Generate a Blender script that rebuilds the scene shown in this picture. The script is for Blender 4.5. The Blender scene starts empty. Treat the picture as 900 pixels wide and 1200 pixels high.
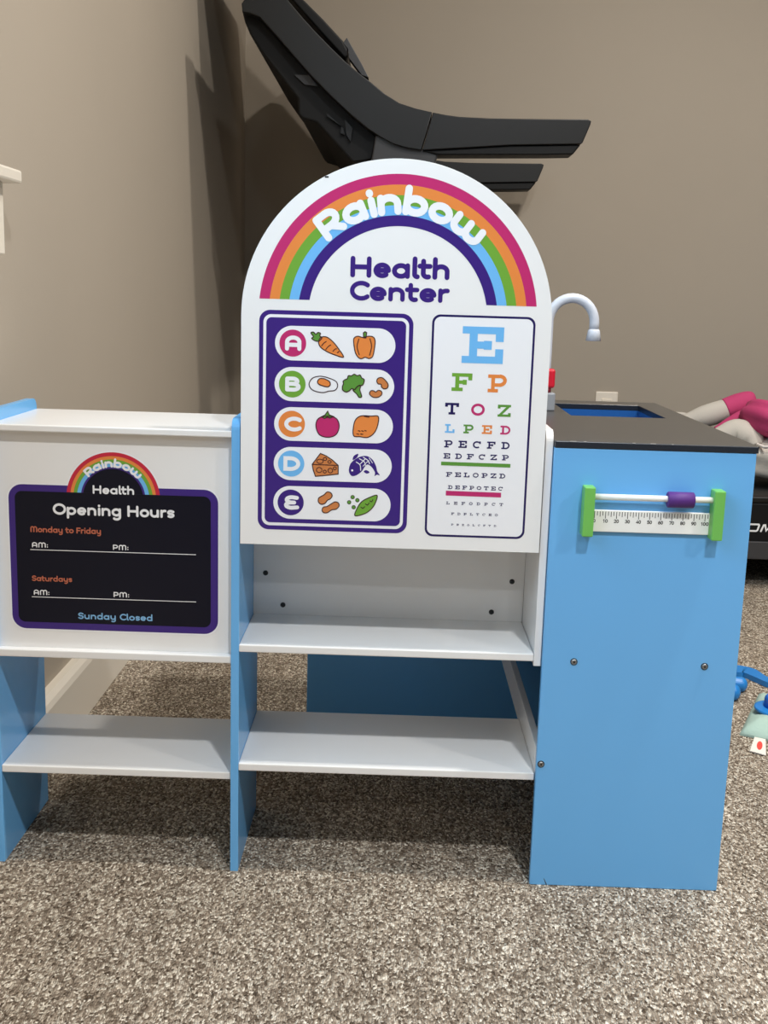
import bpy, bmesh, math, random
from mathutils import Vector, Matrix
from mathutils.geometry import tessellate_polygon
random.seed(4)
S = bpy.context.scene
COL = S.collection

# ------------------------------------------------------------------ camera
CAM = Vector((-0.0022, -1.23525, 0.68082))
R_ = Vector((0.99947515, 0.01457149, 0.02893247))
U_ = Vector((-0.03116333, 0.18858369, 0.98156255))
F_ = Vector((-0.00884664, 0.98194901, -0.18893881))
FPX = 1315.29
cd = bpy.data.cameras.new('camera'); cam = bpy.data.objects.new('camera', cd); COL.objects.link(cam)
cd.sensor_fit = 'VERTICAL'; cd.sensor_height = 24.0; cd.lens = FPX * 24.0 / 1200.0
cd.clip_start = 0.02
m = Matrix(((R_.x, U_.x, -F_.x, CAM.x), (R_.y, U_.y, -F_.y, CAM.y), (R_.z, U_.z, -F_.z, CAM.z), (0, 0, 0, 1)))
cam.matrix_world = m
S.camera = cam

# ------------------------------------------------------------------ light
S.view_settings.view_transform = 'Standard'; S.view_settings.look = 'None'
S.view_settings.gamma = 1.0; S.view_settings.use_curve_mapping = False
S.view_settings.exposure = 0.52
w = bpy.data.worlds.new('World'); S.world = w; w.use_nodes = True
w.node_tree.nodes['Background'].inputs[0].default_value = (0.92, 0.96, 1.0, 1)
w.node_tree.nodes['Background'].inputs[1].default_value = 0.05

def lamp(name, loc, power, color, size=0.13):
    l = bpy.data.lights.new(name, 'AREA'); l.shape = 'DISK'; l.size = size; l.energy = power; l.color = color
    o = bpy.data.objects.new(name, l); COL.objects.link(o); o.location = loc
    return o
lamp('ceiling_can_light', (0.45, -1.5, 2.38), 26, (0.94, 0.97, 1.0))
lamp('ceiling_can_light', (0.2, -3.3, 2.38), 12, (0.92, 0.96, 1.0))
lamp('ceiling_can_light', (0.85, -0.12, 2.38), 23, (1, 0.95, 0.88))
lamp('ceiling_can_light', (0.95, 0.95, 2.38), 14, (1, 0.94, 0.86))
lamp('ceiling_can_light', (2.3, -1.5, 2.38), 20, (1, 0.95, 0.9))  # extra can, added to brighten the right of the back wall

# daylight through the window in the left wall
l = bpy.data.lights.new('window_daylight', 'AREA'); l.shape = 'RECTANGLE'; l.size = 1.0; l.size_y = 1.05; l.energy = 11.5; l.color = (0.48, 0.74, 1.0)
o = bpy.data.objects.new('window_daylight', l); COL.objects.link(o); o.location = (-0.62, -0.555, 1.35); o.rotation_euler = (0, -math.pi / 2, 0)

# ------------------------------------------------------------------ helpers
def lin(c):
    return tuple(((x / 255) / 12.92 if x / 255 <= 0.04045 else ((x / 255 + 0.055) / 1.055) ** 2.4) for x in c)

def at(px, py, x=None, y=None, z=None):
    """a pixel of the photograph turned into a point on a plane of the room"""
    d = F_ + R_ * ((px - 450) / FPX) - U_ * ((py - 600) / FPX)
    if x is not None: t = (x - CAM.x) / d.x
    elif y is not None: t = (y - CAM.y) / d.y
    else: t = (z - CAM.z) / d.z
    return CAM + d * t

MATS = {}
def mat(name, rgb, rough=0.5, metal=0.0, bump=0.0, bscale=200.0, spec=0.5, var=0.0, vscale=8.0, coat=0.0):
    if name in MATS: return MATS[name]
    mm = bpy.data.materials.new(name); mm.use_nodes = True
    nt = mm.node_tree; b = nt.nodes['Principled BSDF']
    b.inputs['Base Color'].default_value = (*lin(rgb), 1)
    b.inputs['Roughness'].default_value = rough; b.inputs['Metallic'].default_value = metal
    b.inputs['Specular IOR Level'].default_value = spec
    if coat: b.inputs['Coat Weight'].default_value = coat; b.inputs['Coat Roughness'].default_value = 0.1
    tc = nt.nodes.new('ShaderNodeTexCoord')
    n = nt.nodes.new('ShaderNodeTexNoise'); n.inputs['Scale'].default_value = vscale; n.inputs['Detail'].default_value = 5
    nt.links.new(tc.outputs['Object'], n.inputs['Vector'])
    hv = nt.nodes.new('ShaderNodeHueSaturation'); hv.inputs['Color'].default_value = (*lin(rgb), 1)
    mr = nt.nodes.new('ShaderNodeMapRange'); mr.inputs[3].default_value = 1 - var; mr.inputs[4].default_value = 1 + var
    mr.inputs[1].default_value = 0.3; mr.inputs[2].default_value = 0.7
    nt.links.new(n.outputs['Fac'], mr.inputs[0]); nt.links.new(mr.outputs[0], hv.inputs['Value'])
    nt.links.new(hv.outputs['Color'], b.inputs['Base Color'])
    if bump:
        n2 = nt.nodes.new('ShaderNodeTexNoise'); n2.inputs['Scale'].default_value = bscale; n2.inputs['Detail'].default_value = 3
        nt.links.new(tc.outputs['Object'], n2.inputs['Vector'])
        bp = nt.nodes.new('ShaderNodeBump'); bp.inputs['Strength'].default_value = bump; bp.inputs['Distance'].default_value = 0.001
        nt.links.new(n2.outputs['Fac'], bp.inputs['Height']); nt.links.new(bp.outputs['Normal'], b.inputs['Normal'])
    MATS[name] = mm
    return mm

def carpet_mat():
    mm = bpy.data.materials.new('loop_carpet'); mm.use_nodes = True
    nt = mm.node_tree; N = nt.nodes; L = nt.links; b = N['Principled BSDF']
    b.inputs['Roughness'].default_value = 0.95; b.inputs['Specular IOR Level'].default_value = 0.1
    tc = N.new('ShaderNodeTexCoord')
    mp = N.new('ShaderNodeMapping'); mp.inputs['Scale'].default_value = (1.0, 0.62, 1.0)
    L.new(tc.outputs['Object'], mp.inputs['Vector'])
    # jitter so that the tufts do not sit on a grid
    nz = N.new('ShaderNodeTexNoise'); nz.inputs['Scale'].default_value = 90; nz.inputs['Detail'].default_value = 2
    L.new(mp.outputs[0], nz.inputs['Vector'])
    mx = N.new('ShaderNodeMixRGB'); mx.blend_type = 'LINEAR_LIGHT'; mx.inputs[0].default_value = 0.003
    L.new(mp.outputs[0], mx.inputs[1]); L.new(nz.outputs['Color'], mx.inputs[2])
    v = N.new('ShaderNodeTexVoronoi'); v.inputs['Scale'].default_value = 430
    L.new(mx.outputs[0], v.inputs['Vector'])
    sep = N.new('ShaderNodeSeparateColor'); L.new(v.outputs['Color'], sep.inputs[0])
    cr = N.new('ShaderNodeValToRGB')
    e = cr.color_ramp.elements
    e[0].position = 0.0; e[0].color = (*lin((92, 79, 66)), 1)
    e[1].position = 1.0; e[1].color = (*lin((250, 240, 222)), 1)
    for p, c in ((0.25, (138, 123, 107)), (0.55, (166, 151, 134)), (0.78, (204, 190, 171))):
        q = e.new(p); q.color = (*lin(c), 1)
    L.new(sep.outputs[0], cr.inputs[0])
    # worn darker streaks and patches in the pile
    mp2 = N.new('ShaderNodeMapping'); mp2.inputs['Scale'].default_value = (14.0, 3.0, 1.0)
    L.new(tc.outputs['Object'], mp2.inputs['Vector'])
    n2 = N.new('ShaderNodeTexNoise'); n2.inputs['Scale'].default_value = 1.6; n2.inputs['Detail'].default_value = 5; n2.inputs['Roughness'].default_value = 0.65
    L.new(mp2.outputs[0], n2.inputs['Vector'])
    mr = N.new('ShaderNodeMapRange'); mr.inputs[1].default_value = 0.3; mr.inputs[2].default_value = 0.62; mr.inputs[3].default_value = 0.85; mr.inputs[4].default_value = 1.08
    L.new(n2.outputs['Fac'], mr.inputs[0])
    # fine ribs of the weave
    wv = N.new('ShaderNodeTexWave'); wv.inputs['Scale'].default_value = 38; wv.inputs['Distortion'].default_value = 3.0; wv.inputs['Detail'].default_value = 2; wv.inputs['Detail Scale'].default_value = 3
    L.new(tc.outputs['Object'], wv.inputs['Vector'])
    mr2 = N.new('ShaderNodeMapRange'); mr2.inputs[3].default_value = 0.90; mr2.inputs[4].default_value = 1.06
    L.new(wv.outputs['Fac'], mr2.inputs[0])
    mu = N.new('ShaderNodeMath'); mu.operation = 'MULTIPLY'; L.new(mr.outputs[0], mu.inputs[0]); L.new(mr2.outputs[0], mu.inputs[1])
    hv = N.new('ShaderNodeHueSaturation'); L.new(cr.outputs[0], hv.inputs['Color']); L.new(mu.outputs[0], hv.inputs['Value'])
    L.new(hv.outputs[0], b.inputs['Base Color'])
    sm = N.new('ShaderNodeMath'); sm.operation = 'SUBTRACT'; sm.inputs[0].default_value = 1.0; L.new(v.outputs['Distance'], sm.inputs[1])
    bp = N.new('ShaderNodeBump'); bp.inputs['Strength'].default_value = 1.0; bp.inputs['Distance'].default_value = 0.004
    L.new(sm.outputs[0], bp.inputs['Height']); L.new(bp.outputs['Normal'], b.inputs['Normal'])
    return mm

def link(name, bm, mats, parent=None, smooth=False, bevel=0.0, seg=2):
    bmesh.ops.recalc_face_normals(bm, faces=bm.faces)
    me = bpy.data.meshes.new(name); bm.to_mesh(me); bm.free()
    o = bpy.data.objects.new(name, me); COL.objects.link(o)
    for q in (mats if isinstance(mats, (list, tuple)) else [mats]): me.materials.append(q)
    if smooth:
        for p in me.polygons: p.use_smooth = True
    if bevel:
        b = o.modifiers.new('bevel', 'BEVEL'); b.width = bevel; b.segments = seg; b.limit_method = 'ANGLE'; b.angle_limit = math.radians(40)
    if parent: o.parent = parent
    return o

def tag(o, label, cat, group=None, kind=None):
    if label: o['label'] = label
    if cat: o['category'] = cat
    if group: o['group'] = group
    if kind: o['kind'] = kind
    return o

def root(name, label, cat, group=None):
    o = bpy.data.objects.new(name, None); COL.objects.link(o); o.empty_display_size = 0.05
    return tag(o, label, cat, group)

def add_box(bm, x0, x1, y0, y1, z0, z1, mi=0):
    v = [bm.verts.new((x, y, z)) for x in (x0, x1) for y in (y0, y1) for z in (z0, z1)]
    for f in ((0, 1, 3, 2), (4, 6, 7, 5), (0, 4, 5, 1), (2, 3, 7, 6), (0, 2, 6, 4), (1, 5, 7, 3)):
        bm.faces.new([v[i] for i in f]).material_index = mi

def box(name, x0, x1, y0, y1, z0, z1, m, parent=None, bevel=0.001, seg=2):
    bm = bmesh.new(); add_box(bm, x0, x1, y0, y1, z0, z1)
    return link(name, bm, m, parent, bevel=bevel, seg=seg)

def add_prism(bm, pts, axis, a, b, mi=0):
    """extrude a 2-D outline along an axis: 'y' takes (x, z), 'x' takes (y, z), 'z' takes (x, y)"""
    def P(p, t):
        return (p[0], t, p[1]) if axis == 'y' else ((t, p[0], p[1]) if axis == 'x' else (p[0], p[1], t))
    A = [bm.verts.new(P(p, a)) for p in pts]; B = [bm.verts.new(P(p, b)) for p in pts]
    n = len(pts)
    tris = tessellate_polygon([[Vector((p[0], p[1], 0)) for p in pts]])
    for t in tris:
        bm.faces.new([A[i] for i in t]).material_index = mi
        bm.faces.new([B[i] for i in reversed(t)]).material_index = mi
    for i in range(n):
        j = (i + 1) % n
        bm.faces.new((A[i], A[j], B[j], B[i])).material_index = mi

def prism(name, pts, axis, a, b, m, parent=None, bevel=0.0, seg=2, smooth=False):
    bm = bmesh.new(); add_prism(bm, pts, axis, a, b)
    o = link(name, bm, m, parent, bevel=bevel, seg=seg, smooth=smooth)
    if smooth:
        o.data.set_sharp_from_angle(angle=math.radians(35))
    return o

def add_tube(bm, pts, rad, seg=16, caps=True, mi=0):
    pts = [Vector(p) for p in pts]; n = len(pts)
    if not isinstance(rad, (list, tuple)): rad = [rad] * n
    rings = []; prev = None
    for i, p in enumerate(pts):
        t = (pts[min(i + 1, n - 1)] - pts[max(i - 1, 0)])
        if t.length < 1e-9: t = prev[2] if prev else Vector((0, 0, 1))
        t.normalize()
        if prev is None:
            a = t.orthogonal().normalized()
        else:
            a = prev[0] - t * prev[0].dot(t); a.normalize()
        b = t.cross(a); prev = (a, b, t)
        rings.append([bm.verts.new(p + (a * math.cos(k * 2 * math.pi / seg) + b * math.sin(k * 2 * math.pi / seg)) * rad[i]) for k in range(seg)])
    for i in range(n - 1):
        for k in range(seg):
            f = bm.faces.new((rings[i][k], rings[i][(k + 1) % seg], rings[i + 1][(k + 1) % seg], rings[i + 1][k])); f.material_index = mi; f.smooth = True
    if caps:
        bm.faces.new(list(reversed(rings[0]))).material_index = mi; bm.faces.new(rings[-1]).material_index = mi

def tube(name, pts, rad, m, parent=None, seg=20):
    bm = bmesh.new(); add_tube(bm, pts, rad, seg)
    return link(name, bm, m, parent)

def catmull(pts, closed=False, n=8):
    out = []; N = len(pts)
    rng = range(N) if closed else range(N - 1)
    for i in rng:
        if closed: p = [pts[(i + k) % N] for k in (-1, 0, 1, 2)]
        else: p = [pts[max(0, min(N - 1, i + k))] for k in (-1, 0, 1, 2)]
        for s in range(n):
            t = s / n
            out.append(tuple(0.5 * (2 * b + (c - a) * t + (2 * a - 5 * b + 4 * c - d) * t * t + (-a + 3 * b - 3 * c + d) * t ** 3) for a, b, c, d in zip(*p)))
    if not closed: out.append(tuple(pts[-1]))
    return out

def arc(cx, cy, rx, ry, a0, a1, n=14):
    return [(cx + rx * math.cos(math.radians(a0 + (a1 - a0) * i / n)), cy + ry * math.sin(math.radians(a0 + (a1 - a0) * i / n))) for i in range(n + 1)]

def rrect(x0, x1, z0, z1, r, n=8):
    return arc(x1 - r, z1 - r, r, r, 0, 90, n) + arc(x0 + r, z1 - r, r, r, 90, 180, n) + arc(x0 + r, z0 + r, r, r, 180, 270, n) + arc(x1 - r, z0 + r, r, r, 270, 360, n)

# ---- printed graphics: ink laid on a panel, one thin layer over the other
class Print:
    def __init__(s, y, step=0.00012): s.bm = bmesh.new(); s.y = y; s.step = step; s.mats = []; s.n = 0
    def mi(s, m):
        if m not in s.mats: s.mats.append(m)
        return s.mats.index(m)
    def Y(s, layer): return s.y - s.step * layer
    def fill(s, pts, m, layer=1):
        s.n += 1; y = s.Y(layer) - (s.n % 20) * 4e-6; vs = [s.bm.verts.new((p[0], y, p[1])) for p in pts]
        for t in tessellate_polygon([[Vector((p[0], p[1], 0)) for p in pts]]):
            f = s.bm.faces.new([vs[i] for i in t]); f.material_index = s.mi(m)
    def ring(s, c, r0, r1, a0, a1, m, layer=1, n=72, zcut=None):
        y = s.Y(layer); prev = None
        for i in range(n + 1):
            a = math.radians(a0 + (a1 - a0) * i / n)
            q = [(c[0] + r * math.cos(a), c[1] + r * math.sin(a)) for r in (r0, r1)]
            v = [s.bm.verts.new((p[0], y, p[1])) for p in q]
            if prev: s.bm.faces.new((prev[0], prev[1], v[1], v[0])).material_index = s.mi(m)
            prev = v
    def stroke(s, pts, wd, m, layer=1, closed=False, round_=True):
        """one line of ink: a mitred strip with rounded ends and corners"""
        k = s.mi(m); P = [Vector((p[0], p[1])) for p in pts]
        Q = [P[0]]
        for p in P[1:]:
            if (p - Q[-1]).length > 1e-7: Q.append(p)
        if len(Q) > 3 and (Q[0] - Q[-1]).length < 1e-6: Q.pop(); closed = True
        P = Q; n = len(P); h = wd / 2
        if n < 2: return
        s.n += 1; y = s.Y(layer) - (s.n % 20) * 4e-6
        rows = []; corners = []
        for i in range(n):
            a = P[i - 1] if (i > 0 or closed) else None
            b = P[(i + 1) % n] if (i < n - 1 or closed) else None
            d0 = (P[i] - a).normalized() if a is not None else None
            d1 = (b - P[i]).normalized() if b is not None else None
            d0 = d0 or d1; d1 = d1 or d0
            n0 = Vector((-d0.y, d0.x)); n1 = Vector((-d1.y, d1.x))
            mt = n0 + n1
            if mt.length < 1e-3: mt = n0
            mt.normalize(); sc = min(1.0 / max(mt.dot(n0), .3), 1.6)
            rows.append((s.bm.verts.new((P[i].x + mt.x * h * sc, y, P[i].y + mt.y * h * sc)), s.bm.verts.new((P[i].x - mt.x * h * sc, y, P[i].y - mt.y * h * sc))))
        for i in range(n if closed else n - 1):
            j = (i + 1) % n
            s.bm.faces.new((rows[i][0], rows[i][1], rows[j][1], rows[j][0])).material_index = k
        if round_ and not closed:
            for i, j in ((0, 1), (n - 1, n - 2)):
                d = (P[i] - P[j]).normalized(); a0 = math.atan2(d.y, d.x)
                mid = [s.bm.verts.new((P[i].x + h * math.cos(a0 + t * math.pi / 8), y, P[i].y + h * math.sin(a0 + t * math.pi / 8))) for t in range(-3, 4)]
                u, v = rows[i]
                ends = (v, u) if i else (u, v)
                s.bm.faces.new([ends[0]] + mid + [ends[1]]).material_index = k
    def disc(s, c, rx, m, layer=1, ry=None, rot=0.0, n=36):
        ry = ry or rx; ca, sa = math.cos(rot), math.sin(rot); pts = []
        for i in range(n):
            a = 2 * math.pi * i / n; x, z = rx * math.cos(a), ry * math.sin(a)
            pts.append((c[0] + x * ca - z * sa, c[1] + x * sa + z * ca))
        y = s.Y(layer); f = s.bm.faces.new([s.bm.verts.new((p[0], y, p[1])) for p in pts]); f.material_index = s.mi(m)
    def done(s, name, parent):
        for f in s.bm.faces:
            f.normal_update()
            if f.normal.y > 0: f.normal_flip()
        me = bpy.data.meshes.new(name); s.bm.to_mesh(me); s.bm.free()
        o = bpy.data.objects.new(name, me); COL.objects.link(o)
        for q in s.mats: me.materials.append(q)
        o.parent = parent
        return o

# ---- a rounded sans lettering: each glyph = (advance, list of centre lines); cap height 1, x height 0.70
def A_(*a, **k): return arc(*a, **k)
w2 = 0.10
def bowl(cx, rx=0.26, cy=0.36, ry=0.26, a0=0, a1=360): return arc(cx, cy, rx, ry, a0, a1, 20)
G = {
 'R': (0.80, [[(.12, .1), (.12, .9)], [(.12, .9), (.42, .9)] + arc(.42, .66, .24, .24, 90, -90, 10) + [(.12, .42)], [(.38, .42), (.66, .1)]]),
 'H': (0.92, [[(.12, .1), (.12, .9)], [(.76, .1), (.76, .9)], [(.12, .5), (.76, .5)]]),
 'C': (0.80, [arc(.48, .5, .37, .4, 48, 312, 22)]),
 'O': (1.00, [arc(.5, .5, .4, .4, 0, 360, 30)]),
 'S': (0.70, [[(.58, .80)] + arc(.34, .70, .23, .2, 50, 265, 12) + arc(.34, .31, .25, .21, 85, -135, 12) + [(.1, .2)]]),
 'F': (0.66, [[(.12, .1), (.12, .9), (.58, .9)], [(.12, .5), (.5, .5)]]),
 'M': (1.10, [[(.12, .1), (.12, .62)] + arc(.33, .66, .21, .24, 180, 0, 12) + [(.54, .1)], [(.54, .62)] + arc(.75, .66, .21, .24, 180, 0, 12) + [(.96, .1)]]),
 'A': (0.84, [[(.12, .1), (.12, .55)] + arc(.40, .58, .28, .32, 180, 0, 16) + [(.68, .1)], [(.12, .38), (.68, .38)]]),
 'P': (0.76, [[(.12, .1), (.12, .9)], [(.12, .9), (.38, .9)] + arc(.38, .64, .26, .26, 90, -90, 12) + [(.12, .38)]]),
 'B': (0.78, [[(.12, .1), (.12, .9)], [(.12, .9), (.38, .9)] + arc(.38, .71, .2, .19, 90, -90, 10) + [(.12, .52)], [(.38, .52)] + arc(.40, .31, .24, .21, 90, -90, 10) + [(.12, .1)]]),
 'D': (0.86, [[(.12, .1), (.12, .9), (.36, .9)] + arc(.36, .5, .36, .4, 90, -90, 16) + [(.12, .1)]]),
 'Ɛ': (0.72, [[(.60, .86)] + arc(.38, .70, .24, .2, 70, 270, 12) + [(.48, .5)], [(.40, .5)] + arc(.36, .30, .25, .2, 90, 290, 12) + [(.62, .14)]]),
 'a': (0.78, [bowl(.36), [(.62, .1), (.62, .62)]]),
 'b': (0.78, [[(.12, .1), (.12, .96)], bowl(.38)]),
 'd': (0.78, [[(.62, .1), (.62, .96)], bowl(.36)]),
 'e': (0.74, [[(.12, .36), (.60, .36)], arc(.36, .36, .25, .26, 0, 310, 20)]),
 'g': (0.78, [bowl(.36), [(.62, .62), (.62, -.06)] + arc(.38, -.06, .24, .2, 0, -140, 10)]),
 'h': (0.76, [[(.12, .1), (.12, .96)], [(.12, .36)] + arc(.36, .38, .24, .24, 180, 0, 12) + [(.60, .1)]]),
 'i': (0.28, [[(.14, .1), (.14, .62)], [(.14, .88), (.14, .90)]]),
 'l': (0.30, [[(.12, .96), (.12, .22)] + arc(.23, .22, .11, .12, 180, 270, 6)]),
 'n': (0.76, [[(.12, .1), (.12, .62)], [(.12, .36)] + arc(.36, .38, .24, .24, 180, 0, 12) + [(.60, .1)]]),
 'm': (1.10, [[(.12, .1), (.12, .62)], [(.12, .36)] + arc(.33, .42, .21, .2, 180, 0, 12) + [(.54, .1)], [(.54, .42)] + arc(.75, .42, .21, .2, 180, 0, 12) + [(.96, .1)]]),
 'o': (0.74, [bowl(.37)]),
 'p': (0.78, [[(.12, .62), (.12, -.22)], bowl(.38)]),
 'r': (0.50, [[(.12, .1), (.12, .62)], [(.12, .38)] + arc(.36, .38, .24, .24, 180, 80, 8)]),
 's': (0.60, [[(.48, .56)] + arc(.29, .49, .17, .13, 40, 262, 10) + arc(.29, .24, .19, .13, 82, -140, 10)]),
 't': (0.50, [[(.16, .86), (.16, .28)] + arc(.32, .28, .16, .18, 180, 290, 8), [(.02, .62), (.42, .62)]]),
 'u': (0.76, [[(.12, .62), (.12, .34)] + arc(.36, .34, .24, .24, 180, 360, 12), [(.60, .62), (.60, .1)]]),
 'w': (1.06, [[(.12, .62), (.12, .32)] + arc(.33, .31, .21, .21, 180, 360, 12) + [(.54, .62)], [(.54, .31)] + arc(.75, .31, .21, .21, 180, 360, 12) + [(.96, .62)]]),
 'y': (0.76, [[(.12, .62), (.12, .36)] + arc(.36, .36, .24, .24, 180, 360, 12), [(.60, .62), (.60, -.04)] + arc(.37, -.04, .23, .2, 0, -130, 10)]),
 ':': (0.34, [[(.14, .14), (.14, .16)], [(.14, .54), (.14, .56)]]),
 ' ': (0.36, []),
 '0': (0.68, [arc(.33, .5, .23, .4, 0, 360, 22)]),
 '1': (0.46, [[(.08, .74), (.26, .9), (.26, .1)]]),
 '2': (0.64, [arc(.30, .66, .22, .24, 160, -30, 10) + [(.08, .1), (.56, .1)]]),
 '3': (0.64, [arc(.28, .70, .2, .2, 140, -90, 10), arc(.28, .31, .23, .21, 90, -140, 12)]),
 '4': (0.70, [[(.44, .1), (.44, .9), (.08, .32), (.60, .32)]]),
 '5': (0.64, [[(.52, .9), (.16, .9), (.13, .55)] + arc(.29, .36, .25, .25, 120, -140, 14)]),
 '6': (0.66, [arc(.32, .33, .24, .23, 0, 360, 18), [(.09, .36), (.18, .66), (.44, .9)]]),
 '7': (0.60, [[(.06, .9), (.54, .9), (.24, .1)]]),
 '8': (0.66, [arc(.32, .70, .19, .19, 0, 360, 16), arc(.32, .31, .23, .21, 0, 360, 16)]),
 '9': (0.66, [arc(.32, .66, .24, .23, 0, 360, 18), [(.55, .62), (.46, .34), (.22, .1)]]),
}
def text_w(s): return sum(G[c][0] for c in s)
def text(P, s, x0, x1, base, cap, m, layer=2, wt=0.2, skip=()):
    k = (x1 - x0) / (text_w(s) - 0.12); x = x0 - 0.02 * k
    for c in s:
        adv, lines = G[c]
        for ln in lines:
            P.stroke([(x + p[0] * k, base + ((p[1] - .1) / .8 * (1 - wt) + wt / 2) * cap) for p in ln], wt * cap, m, layer)
        x += adv * k
def arc_text(P, s, c, r, a0, a1, cap, m, layer, wt=0.2):
    """lettering bent round a centre; angles measured clockwise from straight up, in degrees"""
    k = math.radians(a1 - a0) / text_w(s); x = math.radians(a0)
    for ch in s:
        adv, lines = G[ch]; mid = x + adv * k / 2 - 0.02 * k
        ca, sa = math.cos(mid), math.sin(mid); kw = k * (r + cap * 0.45)
        for ln in lines:
            pts = []
            for p in ln:
                u = (p[0] - adv / 2 + 0.03) * kw; v = r + ((p[1] - .1) / .8 * (1 - wt) + wt / 2) * cap
                pts.append((c[0] + v * sa + u * ca, c[1] + v * ca - u * sa))
            P.stroke(pts, wt * cap, m, layer)
        x += adv * k

# ---- slab-serif lettering of the eye chart, in a unit box, stroke 0.17
def slab(ch):
    t = .195; h = t / 2; B = []
    def hb(x0, x1, y): B.append((x0, x1, y - h, y + h))
    def vb(x, y0, y1): B.append((x - h, x + h, y0, y1))
    C = []
    if ch in 'EFPDL':
        vb(.27, 0, 1); hb(0, .55, h) if ch in 'FP' else None
    if ch == 'E': hb(0, 1, 1 - h); hb(0, 1, h); hb(.27, .62, .5); vb(1 - h, .60, 1); vb(1 - h, 0, .40); vb(.62, .38, .62)
    if ch == 'F': hb(0, 1, 1 - h); hb(.27, .64, .5); vb(1 - h, .62, 1); vb(.64, .36, .64)
    if ch == 'L': hb(0, .55, 1 - h); hb(0, .95, h); vb(.95 - h, 0, .42)
    if ch == 'P': hb(0, .6, 1 - h); hb(.27, .6, .42); C.append(('arc', .60, .6675, .30, .2475, 90, -90))
    if ch == 'D': hb(0, .5, 1 - h); hb(0, .5, h); C.append(('arc', .5, .5, .5 - h, .5 - h, 90, -90))
    if ch == 'T': hb(0, 1, 1 - h); vb(.5, 0, 1); vb(h, .66, 1); vb(1 - h, .66, 1); hb(.26, .74, h)
    if ch == 'O': C.append(('arc', .5, .5, .5 - h, .5 - h, 0, 360))
    if ch == 'C': C.append(('arc', .5, .5, .5 - h, .5 - h, 50, 310)); vb(.86, .62, .98)
    if ch == 'Z': hb(.02, .98, 1 - h); hb(.02, .98, h); vb(.02 + h, .68, 1); vb(.98 - h, 0, .32); C.append(('line', (.84, .9), (.16, .1)))
    return B, C, t
def slab_text(P, s, x0, x1, z0, z1, mats_, wch=None, layer=2):
    n = len(s); H = z1 - z0; W = wch or H * 1.12
    for i, ch in enumerate(s):
        ox = x0 if n == 1 else x0 + (x1 - x0 - W) * i / (n - 1)
        mm = mats_[i % len(mats_)]
        B, C, t = slab(ch)
        for b in B:
            P.fill([(ox + b[0] * W, z0 + b[2] * H), (ox + b[1] * W, z0 + b[2] * H), (ox + b[1] * W, z0 + b[3] * H), (ox + b[0] * W, z0 + b[3] * H)], mm, layer)
        for c in C:
            pts = arc(*c[1:], n=20) if c[0] == 'arc' else list(c[1:])
            P.stroke([(ox + p[0] * W, z0 + p[1] * H) for p in pts], t * H * 1.05, mm, layer, round_=False)

# ------------------------------------------------------------------ materials
WALL = mat('taupe_wall_paint', (180, 169, 154), 0.75, bump=0.12, bscale=260, spec=0.25, var=0.015, vscale=3)
TRIM = mat('white_trim_paint', (236, 228, 214), 0.4, bump=0.03, bscale=120)
CEIL = mat('ceiling_paint', (232, 228, 220), 0.8, bump=0.1, bscale=200)
WHITE = mat('white_lacquered_board', (238, 237, 235), 0.25, bump=0.015, bscale=90, spec=0.5)
BLUE = mat('sky_blue_lacquered_board', (110, 180, 236), 0.26, bump=0.015, bscale=90, spec=0.5)
DARK = mat('charcoal_counter', (62, 60, 58), 0.3, bump=0.02, bscale=150, spec=0.6, var=0.04, vscale=30)
BASIN = mat('blue_basin_plastic', (36, 92, 156), 0.35)
DARKE = mat('dark_slate_edge', (34, 39, 48), 0.35, spec=.4)  # counter edge faces, darker and bluer than the top
STEEL = mat('screw_steel', (150, 150, 150), 0.3, metal=0.9)
BLACKIN = mat('screw_recess', (50, 52, 54), 0.4, metal=0.6)
GREY = mat('light_grey_plastic', (205, 210, 220), 0.3)
MIDGREY = mat('grey_plastic', (150, 152, 156), 0.4)
RED = mat('red_plastic', (214, 30, 52), 0.35)
GREEN = mat('green_lacquer', (114, 188, 88), 0.4)
PURPLE_P = mat('purple_felted_wood', (82, 36, 120), 0.6)
def ink(n, c): return mat('ink_' + n, c, 0.3, spec=0.5)
I_WHITE = ink('white', (240, 240, 242)); I_PURPLE = ink('purple', (58, 32, 122)); I_NAVY = mat('ink_dark_navy', (12, 14, 30), .3, spec=.25)
I_PINK = ink('magenta', (192, 44, 108)); I_ORANGE = ink('orange', (230, 136, 66)); I_GREEN = ink('green', (112, 166, 58))
I_BLUE = ink('light_blue', (112, 184, 238)); I_RED = ink('crimson', (200, 34, 62)); I_LINE = ink('outline', (58, 28, 34)); I_BLACK = ink('black', (28, 28, 32))
I_SALMON = ink('salmon', (192, 106, 80)); I_INDIGO = ink('indigo', (28, 18, 84)); I_DGREEN = ink('leaf_green', (92, 148, 60)); I_TAN = ink('tan', (206, 128, 72))

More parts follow.
